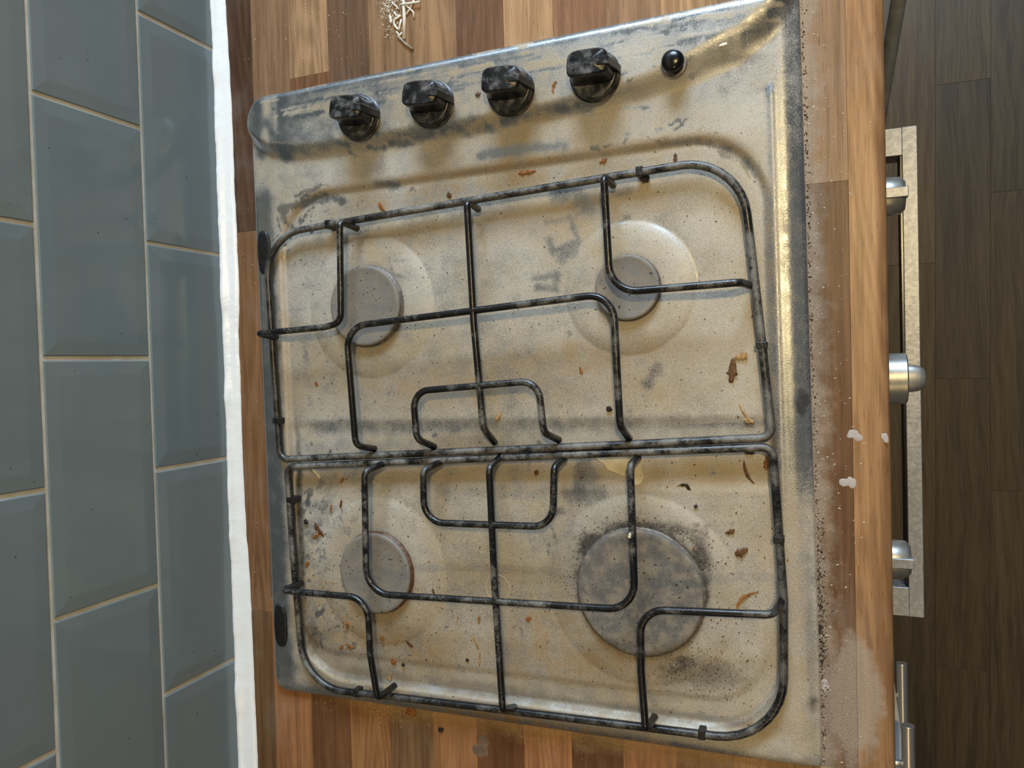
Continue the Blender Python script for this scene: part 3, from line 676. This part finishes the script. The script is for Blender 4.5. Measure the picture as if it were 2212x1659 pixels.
# ---------------------------------------------------------------- crumbs and flakes
FL = {'o': simple('orange_flake', lin(150, 96, 46), .5, var=.35, scale=500), 'b': simple('brown_flake', lin(98, 64, 34), .55, var=.4, scale=500), 'k': simple('charred_flake', lin(38, 28, 20), .6, var=.4, scale=600),
      'w': simple('white_flake', lin(224, 212, 186), .5, var=.1, scale=500), 't': simple('tan_flake', lin(178, 142, 96), .5, var=.3, scale=500)}
def flake_mesh(L, wd, bend, curl, seed, taper=.5):
    r = random.Random(seed); n = 12; tip = r.uniform(-.35, .35); vs_, fs = [], []
    for j in range(n):
        s = j/(n-1)-.5; x = s*L; wl = wd*max(.12, (1-abs(s*2)**3*.85)*(1+tip*s*2.6)) * r.uniform(.5, 1.3) + .25
        a = s*bend; cx = math.sin(a)/max(abs(bend), .01)*L if abs(bend) > .05 else x; cy = (1-math.cos(a))/max(abs(bend), .01)*L if abs(bend) > .05 else 0
        if bend < 0: cy = -cy
        for k in (-1, 0, 1):
            off = k*wl/2; vs_.append((cx-math.sin(a)*off, cy+math.cos(a)*off, .35+abs(k)*curl*wl*.35+r.uniform(0, .25)))
    N = len(vs_); vs_ += [(x, y, max(z-.35, 0)) for x, y, z in vs_]
    for j in range(n-1):
        for k in range(2):
            a, b, c, d = j*3+k, j*3+k+1, (j+1)*3+k+1, (j+1)*3+k; fs += [(a, b, c, d), (a+N, d+N, c+N, b+N)]
        fs += [(j*3, (j+1)*3, (j+1)*3+N, j*3+N), (j*3+2, j*3+2+N, (j+1)*3+2+N, (j+1)*3+2)]
    fs += [(0, N, N+1, 1), (1, N+1, N+2, 2), ((n-1)*3, (n-1)*3+1, (n-1)*3+1+N, (n-1)*3+N), ((n-1)*3+1, (n-1)*3+2, (n-1)*3+2+N, (n-1)*3+1+N)]
    return mesh('dried_flake', vs_, fs)
big = [  # hob position, length, width, angle, bend, colour, label
 ([(195.6, 11.8)][0], 19, 6.5, 1.45, .3, 'b', 'largest brown curled onion-skin flake, by the worktop-side rail of the pan support'),
 ([(202.1, 22.2)][0], 10, 5.5, .35, .8, 't', 'pale papery scrap touching the largest brown flake'),
 ([(-192.0, -128.2)][0], 17, 4.5, -.9, .2, 'b', 'brown bark-like sliver left of the rusty-rimmed burner'),
 ([(-196.6, -134.2)][0], 8, 3.0, .6, .1, 'o', 'orange chip beneath the brown bark-like sliver'),
 ([(-194.6, -73.5)][0], 18, 2.8, -.75, .05, 'w', 'white splinter with a dark tip beside the middle rail'),
 ([(197.5, -164.0)][0], 27, 2.4, .8, -1.5, 'o', 'long curved orange strip beside the largest burner'),
 ([(156.5, -77.5)][0], 14, 3.2, -.3, -1.9, 'k', 'dark charred curl above the largest burner'),
 ([(33.4, 184.0)][0], 16, 3.2, .05, .1, 'o', 'orange-brown flake lying in the groove below the third knob'),
 ([(-108.9, 171.0)][0], 10, 3.8, -1.0, .2, 'o', 'orange split flake above the pan support frame near the wall'),
 ([(99.5, 184.5)][0], 7, 3.0, .4, .5, 'o', 'small amber flake in the groove below the fourth knob'),
 ([(157.3, 179.6)][0], 7, 2.4, 1.5, .1, 'b', 'short upright brown flake in the groove below the ignition button'),
 ([(203.2, -67.2)][0], 20, 2.0, -1.2, .9, 'b', 'forked brown strip in the corner by the middle rail'),
 ([(218.6, -59.2)][0], 12, 4.0, 1.4, .2, 'o', 'broad orange flake leaning on the corner rail'),
 ([(205.7, -51.2)][0], 8, 3.2, -.3, .4, 'k', 'dark red-brown scrap just under the middle rail corner'),
 ([(189.7, -113.0)][0], 8, 3.0, .4, .6, 'b', 'brown crumbly fragment right of the largest burner, upper one'),
 ([(197.9, -128.1)][0], 11, 6.0, .5, .3, 'b', 'rust-brown crumbly clump right of the largest burner'),
 ([(203.8, -22.1)][0], 19, 1.6, -1.0, .5, 't', 'thin pale curl with a hooked end above the middle rail corner'),
 ([(206.4, -27.4)][0], 8, 3.4, -.2, 1.2, 't', 'pinkish loop at the end of the thin pale curl'),
 ([(74.3, 15.9)][0], 6, 2.4, -1.2, .1, 'o', 'lone amber flake between the two burners nearest the knobs'),
 ([(31.4, -69.9)][0], 5.2, 4.0, 1.2, .1, 'b', 'round brown flake right below the middle rail'),
 ([(-163.9, -216.4)][0], 9, 3.4, 1.4, .2, 'o', 'orange leaf-shaped flake below the rusty-rimmed burner'),
 ([(-125.8, -225.5)][0], 4.5, 3.6, .4, .1, 'o', 'orange chip touching the bent arm at the wall side'),
 ([(-98.5, -228.5)][0], 10, 2.2, -.65, .1, 'b', 'straight brown sliver lying diagonally below the rusty-rimmed burner'),
 ([(-116.4, -247.5)][0], 6, 4.0, .9, .1, 'o', 'wide orange chip on the lower rim line of the well'),
 ([(-121.3, -262.9)][0], 10.5, 3.2, 1.2, .1, 't', 'seed-like tan husk beside the foot of the bent arm'),
 ([(-27.1, -200.1)][0], 7, 2.0, 1.4, .1, 'o', 'short upright orange sliver left of the centre arm'),
 ([(-31.5, -219.8)][0], 15, 1.4, -1.2, .3, 't', 'upper half of a thin straw-coloured stalk near the centre arm'),
 ([(-28.0, -234.7)][0], 14, 1.4, 1.5, .1, 't', 'lower half of a thin straw-coloured stalk near the centre arm'),
 ([(-207.7, -161.7)][0], 8, 2.8, 1.0, .5, 'o', 'orange flake beside the wall-side rail left of the rusty-rimmed burner'),
 ([(-162.9, -237.5)][0], 8, 3.0, -.3, .5, 'o', 'orange crumb cluster in the wall-side corner of the lower well'),
 ([(-172.3, -239.3)][0], 6, 2.5, .8, .5, 'o', 'orange chip nearest the rounded wall-side corner of the lower well'),
 ([(63.4, 246.0)][0], 11, 2.0, 1.3, -1.2, 'o', 'orange squiggle on the panel between third and fourth knobs'),
 ([(-3.2, 251.0)][0], 5, 2.6, .3, .5, 'b', 'tiny brown flake on the panel beside the third knob'),
 ([(197.2, 255.4)][0], 6.5, 2.2, .1, .1, 'w', 'white grain-shaped scrap on the panel corner'),
 ([(-177.8, -107.3)][0], 8, 1.8, 1.5, -1.0, 'o', 'thin orange hook left of the finger arm below the middle rail'),
 ([(-166.0, -102.0)][0], 8, 1.8, 1.3, .2, 'b', 'slim brown sliver beside the thin orange hook'),
 ([(-163.9, -80.1)][0], 7, 2.0, .9, .8, 'o', 'curved tan flake just below the middle rail at the wall side'),
 ([(-1.2, -21.5)][0], 9, 3.0, .9, .8, 't', 'pale brown smear-like scrap beside the centre arm foot'),
 ([(19.8, -195.2)][0], 5.5, 3.0, .5, .3, 'o', 'orange chip between the centre arm and the largest burner'),
 ([(-70.1, -177.8)][0], 5, 1.8, -1.3, .1, 'b', 'small upright brown sliver right of the rusty-rimmed burner'),
 ([(-188.1, 11.9)][0], 4.2, 2.8, -1.2, .1, 'o', 'single orange flake near the wall-side rail above the middle rail'),
 ([(-40.3, 173.4)][0], 5, 4.2, .5, .1, 'b', 'dark brown flake above the frame left of the centre arm'),
]
def place_flake(u, v, L, wd, ang, bend, c, lb, seed, group=None, z=None):
    me_ = flake_mesh(L, wd, bend, .8, seed); zz_ = hz(u, v) if z is None else z
    x = 294.9+u*math.cos(HT)-v*math.sin(HT); y = -29+u*math.sin(HT)+v*math.cos(HT)
    o = link('dried_flake', me_, FL[c], None, True, loc=W(x, y, zz_+.05), rz=ang+HT); tag(o, lb, 'flake', group)
for i, ((u, v), L, wd, a, bd, c, lb) in enumerate(big): place_flake(u, v, L, wd, a, bd, c, lb, i+1, 'dried flakes on the hob')
# two larger flakes swept onto the worktop
for i, ((x, y), L, wd, a, c, lb) in enumerate([([(197.9, -322.0)][0], 11, 9, -.6, 'o', 'amber triangular flake on the worktop against the hob end'), ([(227.5, -334.7)][0], 6, 4, .3, 'k', 'dark brown scrap on the worktop beyond the dusty crumbs')]):
    o = link('dried_flake', flake_mesh(L, wd, .2, .8, 60+i), FL[c], None, True, loc=W(x, y, .1), rz=a); tag(o, lb, 'flake', 'dried flakes on the worktop')
# black crumbs big enough to pick out
def lump(name, r, seed, mat, loc, label, cat, group=None, sq=.6):
    rr = random.Random(seed); bm = bmesh.new(); bmesh.ops.create_icosphere(bm, subdivisions=2, radius=r*.001)
    for v in bm.verts: v.co *= rr.uniform(.7, 1.25); v.co.z = v.co.z*sq + r*.001*sq*.7
    o = link(name, bm_mesh(name, bm), mat, None, False, loc=loc); return tag(o, label, cat, group)
for i, (q, r, lb) in enumerate([([(89.5, -151.9)][0], 2.4, 'round black peppercorn-like crumb beside the brown bark-like sliver'), ([(392.2, -44.2)][0], 2.6, 'black charred crumb beside the big square arm'), ([(426.6, 138.9)][0], 3.6, 'black crusty lump against the far frame of the pan support'),
                                ([(192.2, -278.9)][0], 1.8, 'black crumb on the lower rim line of the well'), ([(257.4, -266.6)][0], 1.5, 'black crumb left of the straw-coloured stalk'), ([(460.1, -121.4)][0], 1.5, 'black crumb above the largest burner')]):
    lump('charred_crumb', r, i, FL['k'], W(q[0], q[1], 3.0 if i != 2 else 4.5), lb, 'crumb', 'charred crumbs on the hob')
# dried milky spill
sp = [(78.5, -55.4), (89.3, -60.6), (93.0, -66.3), (102.6, -69.6), (111.3, -73.9), (116.4, -79.1), (121.0, -77.5), (123.5, -71.5), (121.5, -64.0), (124.0, -56.5), (119.6, -52.1), (101.3, -52.9)]
sv = fillet([(u, v, 0) for u, v in sp], 3, True, 3); cu = sum(p.x for p in sv)/len(sv); cv = sum(p.y for p in sv)/len(sv)
vs_, fs = [], []; n = len(sv)
for k, dz in ((1.0, 0), (.985, .35), (.93, .5), (.86, .3), (.5, .22), (.2, .22)):
    for p in sv: u, v = cu+(p.x-cu)*k, cv+(p.y-cv)*k; vs_.append((u, v, hz(u, v)+dz+.02))
for j in range(5):
    for i in range(n): q = (i+1) % n; fs.append((j*n+i, j*n+q, (j+1)*n+q, (j+1)*n+i))
fs.append(tuple(range(5*n, 6*n)))
o = link('dried_spill', mesh('dried_spill', vs_, fs), simple('dried_milk', lin(208, 196, 164), .4, var=.10, scale=90), None, True, loc=W(294.9, -29, 0), rz=HT)
tag(o, 'cream-coloured dried spill beside the middle rail above the largest burner', 'stain')
# scattered tiny crumbs, uncountable
def grains(name, pts, sizes, mat, label, cat, loc, rz=0.0):
    base = np.array([(0, 0, 1.), (.95, 0, -.1), (-.5, .8, -.1), (-.5, -.8, -.1), (0, 0, -.5)]); tri = np.array([(0, 1, 2), (0, 2, 3), (0, 3, 1), (4, 2, 1), (4, 3, 2), (4, 1, 3)])
    P, F = [], []
    for i, ((x, y, z), s) in enumerate(zip(pts, sizes)):
        a = rng.uniform(0, 6.28); st = rng.uniform(.5, 2.2); c, q = math.cos(a), math.sin(a)
        b = base*np.array([s*st, s, s*.6]); P.append(np.stack([x+b[:, 0]*c-b[:, 1]*q, y+b[:, 0]*q+b[:, 1]*c, z+b[:, 2]+s*.25], -1)); F.append(tri+5*i)
    me_ = mesh(name, np.concatenate(P).tolist(), np.concatenate(F).tolist()); o = link(name, me_, mat, None, False, loc=loc, rz=rz)
    return tag(o, label, cat, None, 'stuff')
def scatter(n, f, smin, smax):
    pts, sz = [], []
    while len(pts) < n:
        u, v = f(); 
        if U0+4 < u < U1-4 and V0+4 < v < V1-4: pts.append((u, v)); sz.append(smin+(smax-smin)*rng.random()**3)
    zs = height(np.array([p[0] for p in pts]), np.array([p[1] for p in pts])); return [(p[0], p[1], z) for p, z in zip(pts, zs)], sz
hl = W(294.9, -29, 0)
def f_all(): return rng.uniform(-215, 222), rng.uniform(-250, 200)
def f_bl(): return (rng.normal(-140, 60), rng.normal(-175, 50)) if rng.random() < .7 else (rng.normal(165, 30), rng.normal(-180, 60))
def f_soot(): 
    if rng.random() < .6:
        a = rng.uniform(.3, 3.3); r = 53+abs(rng.normal(0, 7)); return 118+r*math.cos(a), -164+r*math.sin(a)
    return rng.normal(162, 22), rng.normal(-225, 12)
grains('dark_crumbs', *scatter(1800, f_all, .18, .8), FL['k'], 'tiny dark crumbs scattered over the hob plate', 'crumbs', hl, HT)
grains('brown_crumbs', *scatter(800, f_bl, .25, 1.1), FL['b'], 'tiny brown crumbs gathered in the well round the lower burners', 'crumbs', hl, HT)
grains('orange_crumbs', *scatter(220, f_bl, .25, 1.3), FL['o'], 'tiny orange crumbs in the lower well', 'crumbs', hl, HT)
grains('pale_grains', *scatter(1300, lambda: (rng.uniform(-215, 225) if rng.random() < .5 else rng.normal(140, 50), rng.uniform(-250, 190) if rng.random() < .5 else rng.normal(40, 50)), .14, .45), FL['w'], 'fine pale grains scattered over the hob plate', 'grains', hl, HT)
grains('soot_grains', *scatter(1900, f_soot, .15, .65), FL['k'], 'black soot grains round the largest burner', 'crumbs', hl, HT)
def line_grit(n, fn, smin, smax):
    return [fn() for _ in range(n)], [smin+(smax-smin)*rng.random()**2 for _ in range(n)]
def f_front():
    y = rng.uniform(-330, 330) if rng.random() < .6 else rng.normal(-205, 32); x = 545.9-.0102*(y)+.6+abs(rng.normal(0, 2.6 if -260 < y < -120 else 1.4)); return (x, y, 0)
grains('black_grit', *line_grit(1500, f_front, .2, .8), FL['k'], 'black grit caught along the front edge of the hob', 'crumbs', W(0, 0, 0))
def f_frontw(): return (548+abs(rng.normal(0, 16)), rng.uniform(-330, 300), 0)
grains('pale_specks', *line_grit(420, f_frontw, .18, .75), FL['w'], 'pale specks on the worktop in front of the hob', 'grains', W(0, 0, 0))
def f_end():
    x = rng.normal(168, 13) if rng.random() < .62 else rng.uniform(80, 420); y = -318+(x-300)*.0102-1-abs(rng.normal(0, 8)); return (x, y, 0)
grains('end_crumbs', *line_grit(1500, f_end, .2, .9), FL['t'], 'yellowish crumb dust along the hob end away from the knobs', 'crumbs', W(0, 0, 0))
def f_far(): return (rng.uniform(25, 420), rng.uniform(290, 380), 0) if rng.random() < .6 else (rng.normal(128, 22), rng.normal(315, 18), 0)
grains('white_specks', *line_grit(150, f_far, .18, .8), FL['w'], 'tiny white specks on the worktop beyond the knobs', 'grains', W(0, 0, 0))
grains('wall_specks', *line_grit(60, lambda: (rng.uniform(22, 44), rng.uniform(-330, 240), 0), .18, .6), FL['w'], 'tiny white specks on the worktop strip by the wall', 'grains', W(0, 0, 0))
PT = simple('white_paint', lin(178, 168, 162), .6, var=.08, scale=500)
for i, ((x, y), rr_, lb) in enumerate([([(570.7, -99.5)][0], 4.6, 'round white paint splash on the worktop in front of the hob'), ([(575.3, -64.7)][0], 4.2, 'ragged white paint smear on the joint of the pale edge strip'),
                                       ([(595.2, -66.2)][0], 3.0, 'small white paint fleck on the rounded worktop nose'), ([(552.4, -252.4)][0], 3.4, 'white scrap on the dusty worktop near the hob corner'), ([(267.1, -345.4)][0], 8.5, 'faint grey-white smear on the worktop beyond the hob end')]):
    q = random.Random(i+40); m_ = 26; ang = [2*math.pi*k/m_ for k in range(m_)]; p1, p2 = q.uniform(0, 6), q.uniform(0, 6); rad = [rr_*q.uniform(.95, 1.05)*(1+.28*math.cos(2*a+i)+.16*math.cos(3*a+p1)+.09*math.cos(5*a+p2)) for a in ang]; vs_ = []
    for k, z in ((1, .03), (.92, .14), (.5, .16)): vs_ += [(a_*k*math.cos(t), a_*k*math.sin(t), z if x < 595 else z-.6) for a_, t in zip(rad, ang)]
    fs = [(j*m_+k, j*m_+(k+1) % m_, (j+1)*m_+(k+1) % m_, (j+1)*m_+k) for j in range(2) for k in range(m_)]+[tuple(range(2*m_, 3*m_))]
    o = link('paint_splash', mesh('paint_splash', vs_, fs), PT if i < 4 else simple('grey_smear', lin(112, 90, 72), .6, var=.2, scale=200), None, True, loc=W(x, y, 0)); tag(o, lb, 'paint splash')
q = [(118.7, -112.0)][0]; x = 294.9+q[0]*math.cos(HT)-q[1]*math.sin(HT); y = -29+q[0]*math.sin(HT)+q[1]*math.cos(HT)
o = link('paper_scrap', flake_mesh(5, 2.2, .4, .8, 91), FL['w'], None, True, loc=W(x, y, 35.1), rz=1.4); tag(o, 'tiny white scrap stuck on the wire arm over the largest burner', 'scrap')
# pale shavings by the top edge
SH = simple('pale_shaving', lin(232, 224, 206), .5, var=.08, scale=400)
def shaving(pts, r, lb):
    q = fillet([(x, y, z) for (x, y), z in pts], 3, False, 4)
    o = link('wood_shaving', tube('wood_shaving', [(p.x, p.y, p.z) for p in q], r, False, 6), SH, None, True, loc=W(0, 0, 0))
    o.data.transform(Matrix.Translation((0, 0, 0))); tag(o, lb, 'shaving', 'pale shavings on the worktop')
S = [([(211.7, 288.0), (212.8, 305.9), (212.4, 321.5), (212.3, 346.8)], [1, 1.2, 1.6, 2.0], 1.6, 'long straight pale shaving, thickest of the heap'),
     ([(209.4, 318.0), (229.5, 316.4)], [2.6, 3.0], 1.0, 'short pale shaving lying crosswise over the long straight one'),
     ([(212.4, 321.5), (215.9, 315.9), (221.8, 309.8), (222.1, 304.9)], [3, 2, 1, .8], .8, 'hooked pale shaving on the knob-side of the heap'),
     ([(224.6, 322.3), (217.7, 312.3), (214.3, 308.8)], [1.2, 1.0, 1.0], .9, 'slanting pale shaving meeting the long straight one'),
     ([(202.1, 313.6), (204.8, 309.8), (209.1, 309.0)], [1, 1.2, 1.2], .9, 'tiny curled pale shaving at the middle of the heap'),
     ([(209.1, 309.0), (202.3, 307.0), (201.7, 303.0), (205.3, 297.4), (207.8, 298.6)], [1, 1, 1, 1, 1], 1.0, 'looped pale shaving on the wall side of the heap'),
     ([(209.4, 305.7), (206.3, 296.4)], [1, .9], .9, 'short slanting shaving inside the loop'),
     ([(200.5, 322.6), (207.4, 315.1)], [1, 1.2], .8, 'thin shaving at the wall-side top of the heap'),
     ([(197.7, 312.0), (199.3, 303.5), (198.0, 306.2)], [.8, .9, .9], 1.0, 'stubby pale shaving on the wall side edge of the heap'),
     ([(203.9, 296.0), (207.5, 291.2), (209.5, 294.2)], [.8, .9, .9], .8, 'small pale curl at the tip of the heap')]
for pts, zs, r, lb in S: shaving(list(zip(pts, zs)), r, lb)
tw_ = [(205.1, 292.1), (212.9, 283.3), (220.2, 277.5)]
o = link('twig', tube('twig', [(x, y, 1.2) for x, y in tw_], 1.1, False, 8), simple('grey_twig', lin(158, 142, 118), .6, var=.2, scale=300), None, True, loc=W(0, 0, 0)); tag(o, 'thin grey-brown twig at the tip of the pale shavings', 'twig')
hp = [(201.1, 316.7)][0]
grains('shaving_fluff', [(hp[0]-4+rng.normal(0, 5), hp[1]+rng.normal(4, 12), abs(rng.normal(0, .8))) for _ in range(420)], [rng.uniform(.25, .9) for _ in range(420)], SH, 'fine pale fluff and chips among the shavings', 'shavings', W(0, 0, 0))
